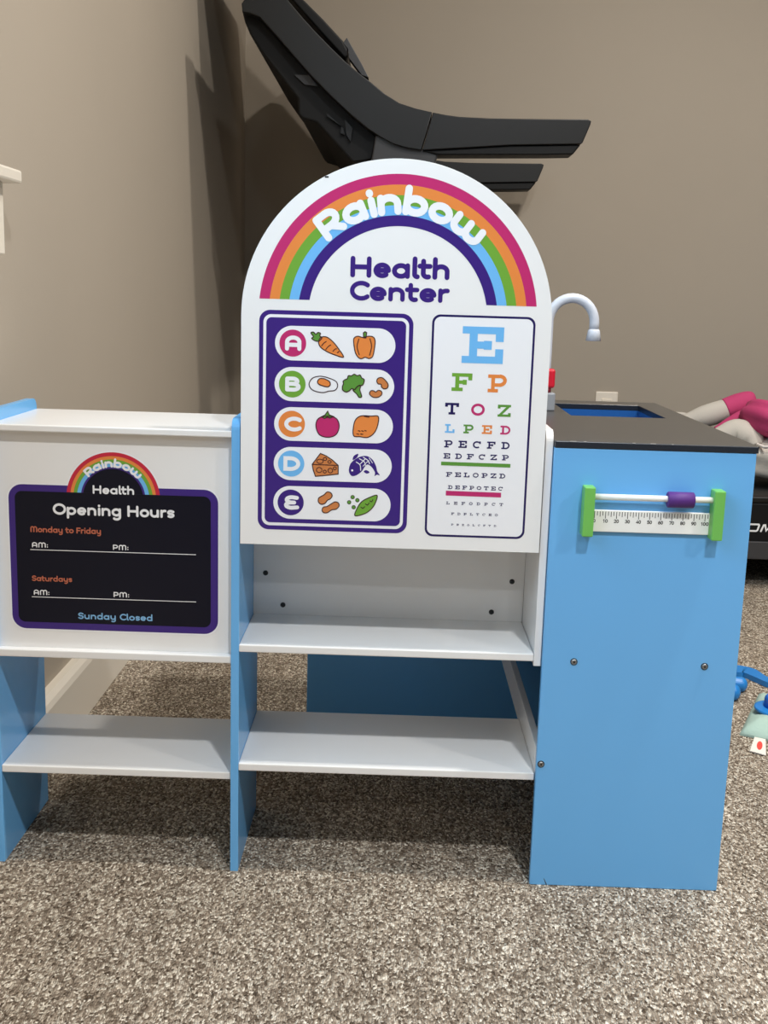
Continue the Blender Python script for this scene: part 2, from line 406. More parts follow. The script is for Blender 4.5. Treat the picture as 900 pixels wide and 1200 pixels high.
# ------------------------------------------------------------------ the room
XL, YB, ZC = -0.51, 2.47, 2.40
def struct(o): o['kind'] = 'structure'; return o
bm = bmesh.new(); add_box(bm, -3.2, 4.2, -4.6, YB + .1, -0.06, 0.0); struct(link('floor', bm, carpet_mat()))
bm = bmesh.new(); add_box(bm, -3.2, 4.2, -4.6, YB + .1, ZC, ZC + .06); struct(link('ceiling', bm, CEIL))
bm = bmesh.new(); add_box(bm, XL - .12, 4.2, YB, YB + .1, 0, ZC); struct(link('wall_back', bm, WALL))
WY0, WY1, WZ0, WZ1 = -1.15, .04, .8025, 1.90
bm = bmesh.new(); add_box(bm, XL - .12, XL, -1.70, WY0, 0, ZC); add_box(bm, XL - .12, XL, WY1, YB, 0, ZC)
add_box(bm, XL - .12, XL, WY0, WY1, 0, WZ0); add_box(bm, XL - .12, XL, WY0, WY1, WZ1, ZC); struct(link('wall_left', bm, WALL))
bm = bmesh.new()
for a, b in ((WY0, WY0 + .05), (WY1 - .05, WY1), ((WY0 + WY1) / 2 - .03, (WY0 + WY1) / 2 + .03)): add_box(bm, XL - .10, XL - .055, a, b, WZ0, WZ1)
add_box(bm, XL - .10, XL - .055, WY0, WY1, WZ0, WZ0 + .05); add_box(bm, XL - .10, XL - .055, WY0, WY1, WZ1 - .05, WZ1)
struct(link('window_1', bm, TRIM, bevel=.004))
def base_profile(d): return [(0, 0), (d, 0), (d, .082), (d - .003, .09), (d - .010, .097), (0, .097)]
bm = bmesh.new(); add_prism(bm, [(XL + p[0], p[1]) for p in base_profile(.022)], 'y', -1.70, YB); struct(link('baseboard_left', bm, TRIM))
bm = bmesh.new(); add_prism(bm, [(YB - p[0], p[1]) for p in base_profile(.022)], 'x', XL, 4.2); struct(link('baseboard_back', bm, TRIM))
bm = bmesh.new(); add_box(bm, XL + .0002, -0.470, WY0 - .146, 0.186, .8026, .8185); struct(link('trim_1', bm, TRIM, bevel=.003))
bm = bmesh.new(); add_box(bm, XL, -0.4855, WY0 - .12, 0.161, .717, .8024); struct(link('trim_2', bm, TRIM, bevel=.0015))

# wall outlet
out = root('wall_outlet', 'small cream electrical outlet plate low on the back wall behind the counter', 'outlet'); out.location = (0, 0, 0)
OX0, OX1, OZ1 = .648, .721, .3935
box('cover_plate', OX0, OX1, YB - .006, YB, OZ1 - .115, OZ1, mat('cream_plate', (250, 240, 224), .4), out, bevel=.003)
for dz in (.038, .077):
    box('socket', (OX0 + OX1) / 2 - .016, (OX0 + OX1) / 2 + .016, YB - .009, YB - .005, OZ1 - dz - .014, OZ1 - dz + .014, mat('cream_socket', (242, 232, 214), .4), out, bevel=.004)

# ------------------------------------------------------------------ the toy health centre
toy = root('toy_health_center', 'white and sky blue wooden toy health center with shelves, rainbow sign board and sink counter', 'toy playset')
ML, MR = -0.1848, -0.1755            # middle upright
LL, LR = -0.4656, -0.4564            # left upright
D = 0.173                            # shelf depth
def upright(name, x0, x1, y0, y1, z1, m):
    r = .012
    pts = [(y0, 0), (y1, 0)] + arc(y1 - r, z1 - r, r, r, 0, 90, 6) + arc(y0 + r, z1 - r, r, r, 90, 180, 6)
    return prism(name, pts, 'x', x0, x1, m, toy, bevel=.0012)
upright('side_panel', LL, LR, .004, D, .5425, BLUE)
upright('side_panel', ML, MR, 0, D, .5425, BLUE)
# desk on the left
box('desk_top', LR, ML, .0005, D, .5215, .529, WHITE, toy, bevel=.0012)
box('desk_bottom', LR, ML, .0015, D, .2590, .2680, WHITE, toy, bevel=.0012)
fp = box('desk_front_panel', LR, ML, .012, .020, .2680, .5215, WHITE, toy, bevel=.0004)
box('shelf', LR, ML, .0045, D, .1147, .1238, WHITE, toy, bevel=.0012)
box('shelf', MR, .1718, .0, D, .1284, .1375, WHITE, toy, bevel=.0012)
box('shelf', MR, .1632, -.0005, .132, .2740, .2830, WHITE, toy, bevel=.0012)
box('unseen_shelf_shade', MR, .1632, .0060, .136, .5405, .5490, WHITE, toy, bevel=.001)  # unseen cover, added to keep overhead light out of the shelf box
bp = box('shelf_back_panel', MR, .1632, .128, .136, .2830, .54, WHITE, toy, bevel=.0004)
pts = [(0, .2685), (.140, .2685)] + arc(.128, .528, .012, .012, 0, 90, 6) + arc(.012, .5285, .012, .012, 90, 180, 6)
o = prism('shelf_side_panel', pts, 'x', .1634, .1716, WHITE, toy, bevel=.0012)

def screw(x, y, z, r, parent, dark=False):
    bm = bmesh.new()
    add_tube(bm, [(x, y + .001, z), (x, y - .0006, z)], r * 1.25, 20, mi=1)
    add_tube(bm, [(x, y - .0004, z), (x, y - .0012, z), (x, y - .0020, z)], [r, r, r * .7], 20, mi=0)
    add_tube(bm, [(x, y - .0018, z), (x, y - .00215, z)], r * .38, 6, mi=1)
    return link('screw', bm, [BLACKIN if dark else STEEL, BLACKIN], parent)
for x, z in ((-.1604, .3363), (-.1382, .2956), (.1480, .3351), (.1241, .2949)): screw(x, .128, z, .0026, toy, True)
for x, z in ((.2081, .2778), (.3567, .2772), (.1776, .1526)): screw(x, -.008, z, .0033, toy)

# sign board
BX0, BX1, BZ0 = -.1742, .1618, .4025
BC = (BX0 + BX1) / 2; BR = (BX1 - BX0) / 2
pts = [(BX0, BZ0), (BX1, BZ0)] + arc(BC, .8235 - BR, BR, BR, 0, 180, 64)
board = prism('sign_board', pts, 'y', -.0035, .0055, WHITE, toy, bevel=.0014)
YF = -.0035
P = Print(YF)
RC = (-.005, .6575)
rr = [.1505, .1395, .1288, .1183, .1080, .0968]; cols = [I_PINK, I_ORANGE, I_GREEN, I_BLUE, I_PURPLE]
for k in range(5):
    c0, c1 = rr[k + 1], rr[k]
    n = 90; y = P.Y(1); prev = None
    a_in0 = math.degrees(math.asin((.6743 - RC[1]) / c0)); a_out0 = math.degrees(math.asin((.6743 - RC[1]) / c1))
    for i in range(n + 1):
        t = i / n
        ai = math.radians(a_in0 + (180 - 2 * a_in0) * t); ao = math.radians(a_out0 + (180 - 2 * a_out0) * t)
        v = [P.bm.verts.new((RC[0] + c0 * math.cos(ai), y, RC[1] + c0 * math.sin(ai))), P.bm.verts.new((RC[0] + c1 * math.cos(ao), y, RC[1] + c1 * math.sin(ao)))]
        if prev: P.bm.faces.new((prev[0], prev[1], v[1], v[0])).material_index = P.mi(cols[k])
        prev = v
P.done('rainbow_print', board)
P = Print(YF); arc_text(P, 'Rainbow', RC, .1080, -44.5, 45.5, .0300, I_WHITE, 3, wt=.26); P.done('rainbow_lettering', board)
P = Print(YF)
text(P, 'Health', -.0572, .0485, .6995, .0225, I_PURPLE, 1, wt=.23)
text(P, 'Center', -.0570, .0480, .6752, .0210, I_PURPLE, 1, wt=.23)
P.done('title_lettering', board)

# vitamin chart
P = Print(YF)
P.fill(rrect(-.1546, .0126, .4200, .6626, .012), I_PURPLE, 1)
P.fill(rrect(-.1500, .0080, .4248, .6580, .0085), I_WHITE, 2)
P.fill(rrect(-.1468, .0048, .4282, .6548, .006), I_PURPLE, 3)
P.done('vitamin_chart', board)
rows = [('A', .6276, I_PINK), ('B', .5832, I_GREEN), ('C', .5394, I_ORANGE), ('D', .4953, I_BLUE), ('Ɛ', .4515, I_PURPLE)]
for ch, zc, cc in rows:
    P = Print(YF); r = .0186; P.fill(rrect(-.1372, -.0062, zc - r, zc + r, r * .999, 14), I_WHITE, 4); P.done('chart_row', board)
    P = Print(YF); P.disc((-.1178, zc), .0146, cc, 5)
    wd = .0082 * G[ch][0] / .8
    text(P, ch, -.1178 - wd, -.1178 + wd, zc - .0082, .0164, I_WHITE, 6, wt=.27)
    P.done('letter_badge', board)
def Q(x, y):
    p = at(290 + x * .24166, 350 + y * .24166, y=YF); return (p.x, p.z)
def QL(l): return [Q(*p) for p in l]
px = .00098 * .24166   # metres to one pixel of the traced enlargement
OUT = 4.5 * px
def pic(name, shapes):
    P = Print(YF)
    for s in shapes:
        k = s[0]
        if k == 'blob':
            pts = catmull(QL(s[1]), True, 6); P.fill(pts, s[2], s[3] if len(s) > 3 else 5); P.stroke(pts, OUT, I_LINE, (s[3] if len(s) > 3 else 5) + 1, closed=True)
        elif k == 'poly':
            pts = QL(s[1]); P.fill(pts, s[2], 5); P.stroke(pts, OUT, I_LINE, 6, closed=True)
        elif k == 'line':
            P.stroke(catmull(QL(s[1]), False, 5) if len(s[1]) > 2 else QL(s[1]), (s[3] if len(s) > 3 else 4) * px, s[2], 7)
        elif k == 'disc':
            P.disc(Q(*s[1]), s[2] * px, s[4], s[6] if len(s) > 6 else 7, ry=s[3] * px, rot=s[5] if len(s) > 5 else 0)
        elif k == 'ring':
            P.stroke([(Q(*s[1])[0] + s[2] * px * math.cos(a * math.pi / 10), Q(*s[1])[1] + s[3] * px * math.sin(a * math.pi / 10)) for a in range(20)], 3.5 * px, I_LINE, 7, closed=True)
        elif k == 'flat':
            P.fill(catmull(QL(s[1]), True, 6), s[2], 5)
    P.done(name, board)
pic('carrot_picture', [
  ('blob', [(308, 166), (320, 162), (332, 172), (342, 164), (354, 168), (351, 180), (361, 190), (346, 206), (326, 203), (312, 192), (320, 184)], I_DGREEN),
  ('blob', [(345, 208), (358, 187), (384, 186), (412, 206), (440, 240), (466, 283), (425, 273), (385, 256), (354, 234)], I_ORANGE),
  ('line', [(360, 228), (372, 214), (382, 208)], I_LINE), ('line', [(380, 246), (392, 232), (404, 224)], I_LINE), ('line', [(415, 255), (424, 245), (432, 243)], I_LINE), ('line', [(436, 262), (444, 256)], I_LINE)])
pic('bell_pepper_picture', [
  ('poly', [(564, 190), (562, 166), (570, 160), (578, 164), (575, 190)], I_DGREEN),
  ('blob', [(515, 210), (518, 190), (536, 182), (560, 188), (586, 182), (610, 186), (619, 206), (615, 246), (607, 280), (590, 290), (571, 284), (552, 291), (535, 282), (522, 256)], I_ORANGE),
  ('line', [(540, 196), (532, 232), (542, 272)], I_LINE), ('line', [(594, 194), (602, 232), (592, 274)], I_LINE)])
pic('egg_picture', [
  ('blob', [(300, 408), (318, 384), (355, 376), (398, 386), (430, 402), (437, 425), (424, 444), (395, 448), (365, 455), (325, 447), (304, 430)], I_WHITE),
  ('blob', [(340, 402), (350, 388), (372, 388), (396, 400), (402, 416), (390, 427), (364, 422), (346, 414)], I_ORANGE, 7)])
pic('broccoli_picture', [
  ('blob', [(512, 442), (528, 420), (548, 424), (545, 442), (554, 474), (541, 478), (530, 462)], I_DGREEN),
  ('blob', [(462, 442), (461, 425), (466, 412), (464, 400), (474, 392), (484, 388), (490, 373), (504, 374), (518, 366), (532, 373), (546, 370), (554, 384), (566, 392), (564, 408), (556, 420), (542, 420), (530, 428), (520, 440), (506, 436), (494, 446), (478, 452)], I_DGREEN, 7)])
for nm, pp in (('bean_picture', [(627, 398), (635, 385), (652, 383), (668, 395), (682, 416), (678, 433), (662, 437), (650, 428), (648, 415), (634, 413)]), ('bean_picture', [(592, 462), (598, 447), (611, 446), (622, 452), (635, 444), (650, 450), (650, 466), (632, 478), (608, 477)])):
    pic(nm, [('blob', pp, I_TAN)])
pic('tomato_picture', [
  ('blob', [(332, 615), (345, 580), (388, 570), (430, 580), (445, 617), (430, 658), (390, 672), (348, 658)], I_PINK),
  ('poly', [(358, 572), (376, 564), (389, 545), (397, 563), (420, 571), (400, 579), (388, 574), (374, 581)], I_DGREEN)])
pic('lemon_picture', [
  ('blob', [(515, 664), (514, 622), (525, 586), (552, 568), (600, 569), (634, 571), (632, 612), (615, 650), (584, 672), (545, 669)], I_ORANGE),
  ('line', [(538, 640), (546, 642)], I_LINE), ('line', [(554, 640), (562, 643)], I_LINE), ('line', [(569, 639), (576, 641)], I_LINE), ('line', [(530, 655), (540, 657)], I_LINE), ('line', [(549, 656), (560, 657)], I_LINE), ('line', [(566, 570), (590, 574)], I_LINE)])
pic('cheese_picture', [
  ('poly', [(314, 803), (354, 750), (382, 762), (412, 782), (440, 808), (440, 850), (385, 856), (330, 861), (319, 830)], I_TAN),
  ('line', [(315, 803), (440, 808)], I_LINE, 4)] + [('ring', (a, b), c, d) for a, b, c, d in ((352, 788, 15, 10), (376, 777, 8, 7), (398, 791, 8, 6), (348, 830, 13, 12), (375, 838, 7, 7), (402, 833, 11, 11), (424, 822, 7, 7))])
pic('fish_picture', [
  ('flat', [(492, 826), (500, 800), (520, 780), (550, 765), (580, 763), (606, 780), (622, 808), (630, 838), (642, 856), (628, 853), (616, 860), (618, 842), (602, 816), (582, 804), (568, 816), (555, 836), (532, 854), (508, 860), (495, 846)], I_PURPLE),
  ('flat', [(511, 782), (516, 762), (537, 752), (531, 770)], I_PURPLE), ('flat', [(564, 838), (576, 831), (592, 841), (578, 848)], I_PURPLE),
  ('line', [(528, 792), (546, 806), (549, 832)], I_WHITE, 4), ('line', [(543, 776), (566, 790), (572, 808)], I_WHITE, 4), ('line', [(562, 769), (584, 784), (592, 800)], I_WHITE, 4), ('line', [(548, 800), (570, 778)], I_WHITE, 4), ('line', [(560, 812), (588, 784)], I_WHITE, 3), ('line', [(590, 772), (606, 796)], I_WHITE, 3),
  ('disc', (508, 832), 5, 5, I_WHITE)])
for pp in ([(344, 984), (346, 966), (360, 957), (372, 950), (386, 937), (403, 940), (411, 955), (402, 970), (388, 977), (376, 992), (357, 996)], [(362, 1026), (368, 1011), (386, 1007), (404, 996), (424, 985), (441, 990), (444, 1006), (430, 1020), (408, 1024), (388, 1037), (370, 1037)]):
    pic('peanut_picture', [('blob', pp, I_TAN)])
pic('pea_pod_picture', [
  ('blob', [(522, 1052), (530, 1020), (552, 986), (586, 966), (628, 953), (620, 990), (600, 1020), (568, 1042)], I_GREEN),
  ('line', [(550, 1010), (560, 1016), (568, 1008)], I_LINE), ('line', [(572, 994), (582, 1000), (590, 990)], I_LINE), ('line', [(594, 980), (602, 984), (608, 974)], I_LINE)])
for a, b in ((510, 962), (533, 977), (493, 987), (515, 1011)):
    pic('pea_picture', [('disc', (a, b), 10, 10, I_LINE, 0, 5), ('disc', (a, b), 7, 7, I_DGREEN, 0, 6)])

# eye chart
P = Print(YF)
P.fill(rrect(.0328, .1445, .4178, .6630, .009), I_INDIGO, 1); P.fill(rrect(.0352, .1421, .4202, .6606, .0072), I_WHITE, 2)
P.done('eye_chart', board)
def eye(name, s, x0, x1, z0, z1, cc, wch=None):
    P = Print(YF); slab_text(P, s, x0, x1, z0, z1, cc, wch, 3); P.done(name, board)
eye('chart_letter', 'E', .0662, .111, .6118, .6512, [I_BLUE], .0448)
eye('chart_letter', 'F', .0565, .08, .5811, .6006, [I_GREEN], .0222)
eye('chart_letter', 'P', .0960, .1172, .5808, .6002, [I_ORANGE], .0205)
eye('chart_letter', 'T', .0503, .066, .5552, .5680, [I_INDIGO], .0152)
eye('chart_letter', 'O', .0788, .094, .5548, .5680, [I_PINK], .0152)
eye('chart_letter', 'Z', .1078, .123, .5544, .5676, [I_DGREEN], .0150)
for i, (ch, cc) in enumerate(zip('LPED', (I_BLUE, I_DGREEN, I_ORANGE, I_PINK))):
    x = .0511 + i * .0203; eye('chart_letter', ch, x, x + .011, .5349, .5446, [cc], .0111)
eye('chart_line', 'PECFD', .0509, .1231, .5187, .5266, [I_INDIGO], .0092)
eye('chart_line', 'EDFCZP', .0506, .1228, .5062, .5122, [I_INDIGO], .0074)
P = Print(YF); P.fill([(.0483, .4986), (.1250, .4983), (.1250, .5024), (.0483, .5027)], I_DGREEN, 3); P.done('chart_bar', board)
eye('chart_line', 'FELOPZD', .0543, .1200, .4860, .4912, [I_INDIGO], .0066)
eye('chart_line', 'DEFPOTEC', .0569, .1180, .4722, .4764, [I_INDIGO], .0052)
P = Print(YF); P.fill([(.0549, .4648), (.1163, .4644), (.1163, .4698), (.0549, .4702)], I_PINK, 3); P.done('chart_bar', board)
eye('chart_line', 'LEFODPCT', .0557, .1190, .4548, .4580, [I_INDIGO], .0040)
eye('chart_line', 'FDPLTCEO', .0617, .1138, .4431, .4457, [I_INDIGO], .0034)
eye('chart_line', 'PEZOLCFTD', .0622, .1125, .4310, .4330, [I_INDIGO], .0026)
# a small chip in the painted rim
box('paint_chip', -.0862, -.0822, -.0037, .0, .8018, .8036, BLACKIN, board, bevel=0)

# opening hours sign on the desk front
YD = .012
P = Print(YD)
SC = (-.3204, .4463)
def arch_cut(c, r, z): 
    a = math.degrees(math.asin((z - c[1]) / r)); return [(c[0] + r * math.cos(math.radians(a + (180 - 2 * a) * i / 48)), c[1] + r * math.sin(math.radians(a + (180 - 2 * a) * i / 48))) for i in range(49)]
P.fill(rrect(-.4416, -.1996, .2887, .4618, .0175), I_WHITE, 1)
P.fill(arch_cut(SC, .0550, .4500), I_WHITE, 1)
P.fill(rrect(-.4398, -.2014, .2905, .4600, .0160), I_PURPLE, 2)
P.fill(rrect(-.4326, -.2098, .2985, .4522, .0080), I_NAVY, 3)
board2 = P.done('opening_hours_sign', fp)
P = Print(YD)
for r, c in ((.0532, I_RED), (.0488, I_ORANGE), (.0452, I_GREEN), (.0412, I_BLUE), (.0368, I_PURPLE), (.0345, I_NAVY)):
    P.fill(arch_cut(SC, r, .4524), c, 3 + [.0532, .0488, .0452, .0412, .0368, .0345].index(r))
P.done('rainbow_print', fp)
P = Print(YD)
arc_text(P, 'Rainbow', SC, .0358, -49, 50, .0102, I_WHITE, 10, wt=.26)
text(P, 'Health', -.3436, -.2968, .4516, .0100, I_WHITE, 10, wt=.21)
text(P, 'Opening Hours', -.3892, -.2520, .4262, .0132, I_WHITE, 10, wt=.21)
text(P, 'Monday to Friday', -.4156, -.3352, .4050, .0070, I_SALMON, 10, wt=.20)
text(P, 'AM:', -.4146, -.3958, .3872, .0062, I_WHITE, 10, wt=.2); text(P, 'PM:', -.3218, -.3036, .3872, .0062, I_WHITE, 10, wt=.2)
text(P, 'Saturdays', -.4154, -.3698, .3476, .0066, I_SALMON, 10, wt=.20)
text(P, 'AM:', -.4142, -.3957, .3312, .0062, I_WHITE, 10, wt=.2); text(P, 'PM:', -.3220, -.3036, .3314, .0062, I_WHITE, 10, wt=.2)
text(P, 'Sunday Closed', -.3632, -.2774, .3040, .0078, ink('pale_blue', (128, 180, 222)), 10, wt=.20)
for z in (.3846, .3288): P.fill([(-.4164, z - .0004), (-.2266, z - .0004), (-.2266, z + .0004), (-.4164, z + .0004)], I_WHITE, 10)
P.done('sign_lettering', fp)

# right cabinet with the counter
CX0, CX1 = .1722, .3940
cp = box('cabinet_end_panel', CX0, CX1, -.008, .001, 0, .5228, BLUE, toy, bevel=.001)
prism('pen_mark', [(.1885, .0085), (.1893, .0085), (.1930, .0008), (.1918, .0008)], 'y', -.0081, -.0079, I_BLACK, cp)
box('cabinet_side_panel', CX1 - .009, CX1, .0012, .498, 0, .5228, BLUE, toy, bevel=.001)
box('cabinet_back_panel', -.1345, CX1, .4985, .5075, 0, .5228, BLUE, toy, bevel=.001)
box('side_rail', .1718, .1808, .004, .498, .1300, .1690, WHITE, toy, bevel=.001)
box('side_rail', .1722, .1812, .142, .498, .440, .5228, WHITE, toy, bevel=.001)
# counter with a hole for the basin
bm = bmesh.new()
hx0, hx1, hy0, hy1 = .2321, .3589, .2753, .4520
cx0, cx1, cy0, cy1 = .1724, .3956, -.0090, .5085
outer = [(cx0, cy0), (cx1, cy0), (cx1, cy1), (cx0, cy1)]; inner = [(hx0, hy0), (hx1, hy0), (hx1, hy1), (hx0, hy1)]
vo = {z: [bm.verts.new((*p, z)) for p in outer] for z in (.5228, .5305)}; vi = {z: [bm.verts.new((*p, z)) for p in inner] for z in (.5228, .5305)}
for i in range(4):
    j = (i + 1) % 4
    for z in (.5228, .5305): bm.faces.new((vo[z][i], vo[z][j], vi[z][j], vi[z][i]))
    for vv in (vo, vi): bm.faces.new((vv[.5228][i], vv[.5228][j], vv[.5305][j], vv[.5305][i])).material_index = 1
ct = link('countertop', bm, [DARK, DARKE], toy, bevel=.0010); ct['label'] = 'charcoal grey counter top with sink opening'
CHIP = mat('chipped_edge', (170, 168, 164), .6)
for x, wd in ((.1885, .007), (.2035, .003), (.2570, .003), (.2765, .006), (.300, .002)):
    box('edge_chip', x, x + wd, -.00905, -.0082, .5299, .53055, CHIP, ct, bevel=0)
box('unseen_rear_shade', -.1345, .1722, .137, .5085, .5228, .5305, DARK, toy, bevel=.001)  # unseen board, added to shade the space behind the lower shelf
# basin
bm = bmesh.new(); zb = .462
def quad(a, b, c, d): bm.faces.new([bm.verts.new(p) for p in (a, b, c, d)])
e = .004; t = .003
add_box(bm, hx0 - e, hx1 + e, hy0 - e, hy1 + e, zb - t, zb)
add_box(bm, hx0 - e, hx0, hy0, hy1, zb, .5226); add_box(bm, hx1, hx1 + e, hy0, hy1, zb, .5226)
add_box(bm, hx0 - e, hx1 + e, hy0 - e, hy0, zb, .5226); add_box(bm, hx0 - e, hx1 + e, hy1, hy1 + e, zb, .5226)
bas = link('sink_basin', bm, BASIN, toy)
tube('drain', [(.330, .40, zb), (.330, .40, zb + .004), (.330, .40, zb + .005)], [.012, .012, .009], mat('drain_dark', (40, 60, 90), .4), bas)
# faucet and tap
FX, FY = .2420, .365
pts = [(.2065, FY, .5305), (.2065, FY, .60), (.2065, FY, .655)] + [(.2385 + .032 * math.cos(math.radians(a)), FY, .652 + .0335 * math.sin(math.radians(a))) for a in range(170, -1, -10)] + [(.2705, FY, .640)]
fc = tube('faucet', pts, .0068, GREY, toy, 24)
tube('nozzle', [(.2705, FY, .6435), (.2705, FY, .6415), (.2705, FY, .6275), (.2705, FY, .6272)], [.0070, .0083, .0108, .0095], GREY, fc, 28)
tube('flange', [(.2065, FY, .5305), (.2065, FY, .536), (.2065, FY, .538)], [.014, .014, .011], GREY, fc, 28)
TY = .335
tb = box('tap_base', .196, .2165, TY - .010, TY + .010, .5305, .5555, MIDGREY, toy, bevel=.002)
o = box('tap_handle', .196, .2155, TY - .006, TY + .006, .5615, .5885, RED, tb, bevel=.004, seg=4)
o2 = tube('tap_stem', [(.206, TY, .5550), (.206, TY, .5620)], .005, mat('dark_red_plastic', (120, 20, 40), .4), tb)

# growth ruler on the end panel
RUL = mat('white_ruler', (244, 244, 240), .35)
ru = box('ruler_scale', .2150, .3525, -.0122, -.0080, .4308, .4552, RUL, toy, bevel=.0006)
for x0, x1 in ((.2052, .2172), (.3470, .3590)):
    box('end_block', x0, x1, -.0262, -.0080, .4272, .4825, GREEN, ru, bevel=.0012)
tube('rod', [(.2170, -.0185, .4712), (.3472, -.0185, .4712)], .0034, RUL, ru)
tube('slider', [(.2972, -.0185, .4705), (.2980, -.0185, .4705), (.3255, -.0185, .4705), (.3263, -.0185, .4705)], [.0078, .0088, .0088, .0078], PURPLE_P, ru, 32)
P = Print(-.0122)
for i in range(0, 43):
    x = .2199 + i * (.3420 - .2199) / 40
    if x > .3505: break
    ln = .0078 if i % 4 == 0 else (.0058 if i % 2 == 0 else .0046)
    P.fill([(x - .00035, .4538 - ln), (x + .00035, .4538 - ln), (x + .00035, .4538), (x - .00035, .4538)], I_BLACK, 1)
for v in range(0, 101, 10):
    x = .2199 + v / 100 * (.3420 - .2199); s = str(v); k = {1: .0011, 2: .0025, 3: .0040}[len(s)]
    text(P, s, x - k, x + k, .4412, .0040, I_BLACK, 1, wt=.2)
P.done('scale_marks', ru)

# ------------------------------------------------------------------ treadmill behind
BLK = mat('black_plastic', (15, 15, 15), .40, bump=.05, bscale=500, spec=.4)
BLK2 = mat('matt_black_plastic', (7, 7, 8), .55, spec=.3)
DGREY = mat('dark_grey_metal', (56, 56, 58), .45, bump=.02)
tm = root('treadmill', 'black treadmill with long handrails standing against the back wall behind the toy', 'treadmill')
Y0, Y1, Y2, Y3 = 1.42, 1.505, 2.275, 2.36
def T(l, y=Y0): return [(q.x, q.z) for q in (at(a, b, y=y) for a, b in l)]
arm_px = [(284, 14), (283, 4), (292, -8), (308, -18), (325, -14), (339, 2), (354, 20), (369, 36.5), (387, 55), (404, 71.5), (420, 85), (435, 96.5), (451, 110), (467.6, 120.5), (487, 127), (506.7, 131.5), (494, 176), (478, 173.5), (462, 169), (442, 158), (428, 148.5), (413, 136), (399, 123), (384.5, 109), (366, 90), (346.7, 68), (326, 44), (304.5, 20), (292, 15)]
grip_px = [(507.3, 131.7), (522, 134.5), (538.7, 136.8), (575, 138.6), (613, 139.2), (655, 139.6), (689, 139.8), (693, 141.5), (692, 146), (683, 167), (681, 168.8), (600, 170), (495, 176)]
sub_px = [(495, 176.3), (600, 170.3), (681, 169.2), (672, 180.5), (640, 181), (514, 181.2)]
for ya, yb in ((Y0, Y1), (Y2, Y3)):
    arm = prism('arm', T(arm_px), 'y', ya, yb, BLK, tm, bevel=.011, seg=4, smooth=True)
    prism('grip', T(grip_px), 'y', ya, yb, BLK, arm, bevel=.008, seg=4, smooth=True)
    prism('grip_underside', T(sub_px), 'y', ya + .006, yb - .006, BLK2, arm, bevel=.003)
    pts = T([(440, 157), (514, 181), (508, 192), (500, 230), (430, 230), (434, 190)])
    up = [(-.082, .20), (.065, .20)]
    z0 = pts[3][1]
    a_ = T([(514, 181)])[0]; b_ = T([(440, 157)])[0]
    prism('upright', [(b_[0], b_[1]), (a_[0], a_[1] + .004), (a_[0] - .012, .96), (.030, .30), (.075, .16), (-.10, .16), (-.07, .30), (b_[0] - .012, .96)], 'y', ya + .012, yb - .012, DGREY, tm, bevel=.004)
house_px = [(283, 10), (287, 26), (293, 40), (313, 69), (331, 92), (349, 115.5), (349.5, 133), (355.5, 139), (371, 143.5), (384, 158), (413, 190), (436, 187), (442, 160), (413, 136), (384.5, 109), (346.7, 68), (304.5, 20), (292, 13)]
con = prism('console_housing', T(house_px, 1.46), 'y', 1.46, Y3 - .02, BLK2, tm, bevel=.004)
prism('wall_gap_plate', T([(345, 87.5), (362, 88), (372, 101), (357, 99)], 1.452), 'y', 1.452, 1.458, DGREY, con)  # grey plate standing in for the lit wall showing through a gap
prism('housing_rib', T([(384, 133), (402, 150), (404, 158), (399, 156), (400, 148), (383, 136)], 1.452), 'y', 1.450, 1.459, BLK, con)
prism('housing_rib', T([(404, 140), (413, 150), (411, 166), (406, 158)], 1.452), 'y', 1.450, 1.459, BLK, con)
disp = prism('display_panel', T([(272, -86), (284, -78), (355, -1), (378, 22), (402, 48), (407, 57), (407, 66), (404, 68), (380, 42), (354, 13), (335, -8), (262, -86)], 1.56), 'y', 1.56, 2.22, BLK2, tm, bevel=.004)
prism('screen', T([(372, 16.5), (399, 46), (398, 47), (371, 17.5)], 1.56), 'y', 1.66, 2.12, mat('screen_glass', (10, 10, 12), .1), disp)
prism('tray_lip', T([(406.5, 44), (415.5, 60), (424, 75), (432, 91), (424, 88), (409, 68), (407.5, 57), (402, 50)], 1.56), 'y', 1.56, 1.60, DGREY, tm, bevel=.001)
# deck
dk = box('deck', -.42, 1.75, 1.452, 2.325, .095, .2150, BLK2, tm, bevel=.004)
box('side_rail', -.10, 1.72, 1.448, 1.53, .2150, .2320, BLK, dk, bevel=.005); box('side_rail', -.10, 1.72, 2.25, 2.33, .2150, .2320, BLK, dk, bevel=.005)
gb = box('frame_band', -.42, 1.75, 1.446, 1.47, .0760, .1200, DGREY, dk, bevel=.002); box('frame_band', -.42, 1.75, 2.305, 2.33, .0760, .1200, DGREY, dk, bevel=.002)
box('running_belt', -.05, 1.76, 1.535, 2.245, .2150, .2185, mat('rubber_belt', (30, 30, 31), .8, bump=.2, bscale=900), dk, bevel=.001)
pts = [(-.45, .08), (.12, .08), (.12, .22), (.02, .29), (-.12, .325), (-.34, .315), (-.45, .24)]
prism('motor_hood', pts, 'y', 1.53, 2.25, BLK, tm, bevel=.012, seg=3)
for x in (-.36, .95, 1.65):
    for yy in (1.50, 2.26): box('foot', x, x + .06, yy, yy + .04, 0, .097, BLK2, tm, bevel=.003)
P = Print(1.4515, .0002); WH = mat('white_letter', (232, 232, 232), .4)
def it(l, x0): return [(x0 + p[0] * .0190 + (p[1] - .5) * .0055, .1435 + p[1] * .0205) for p in l]
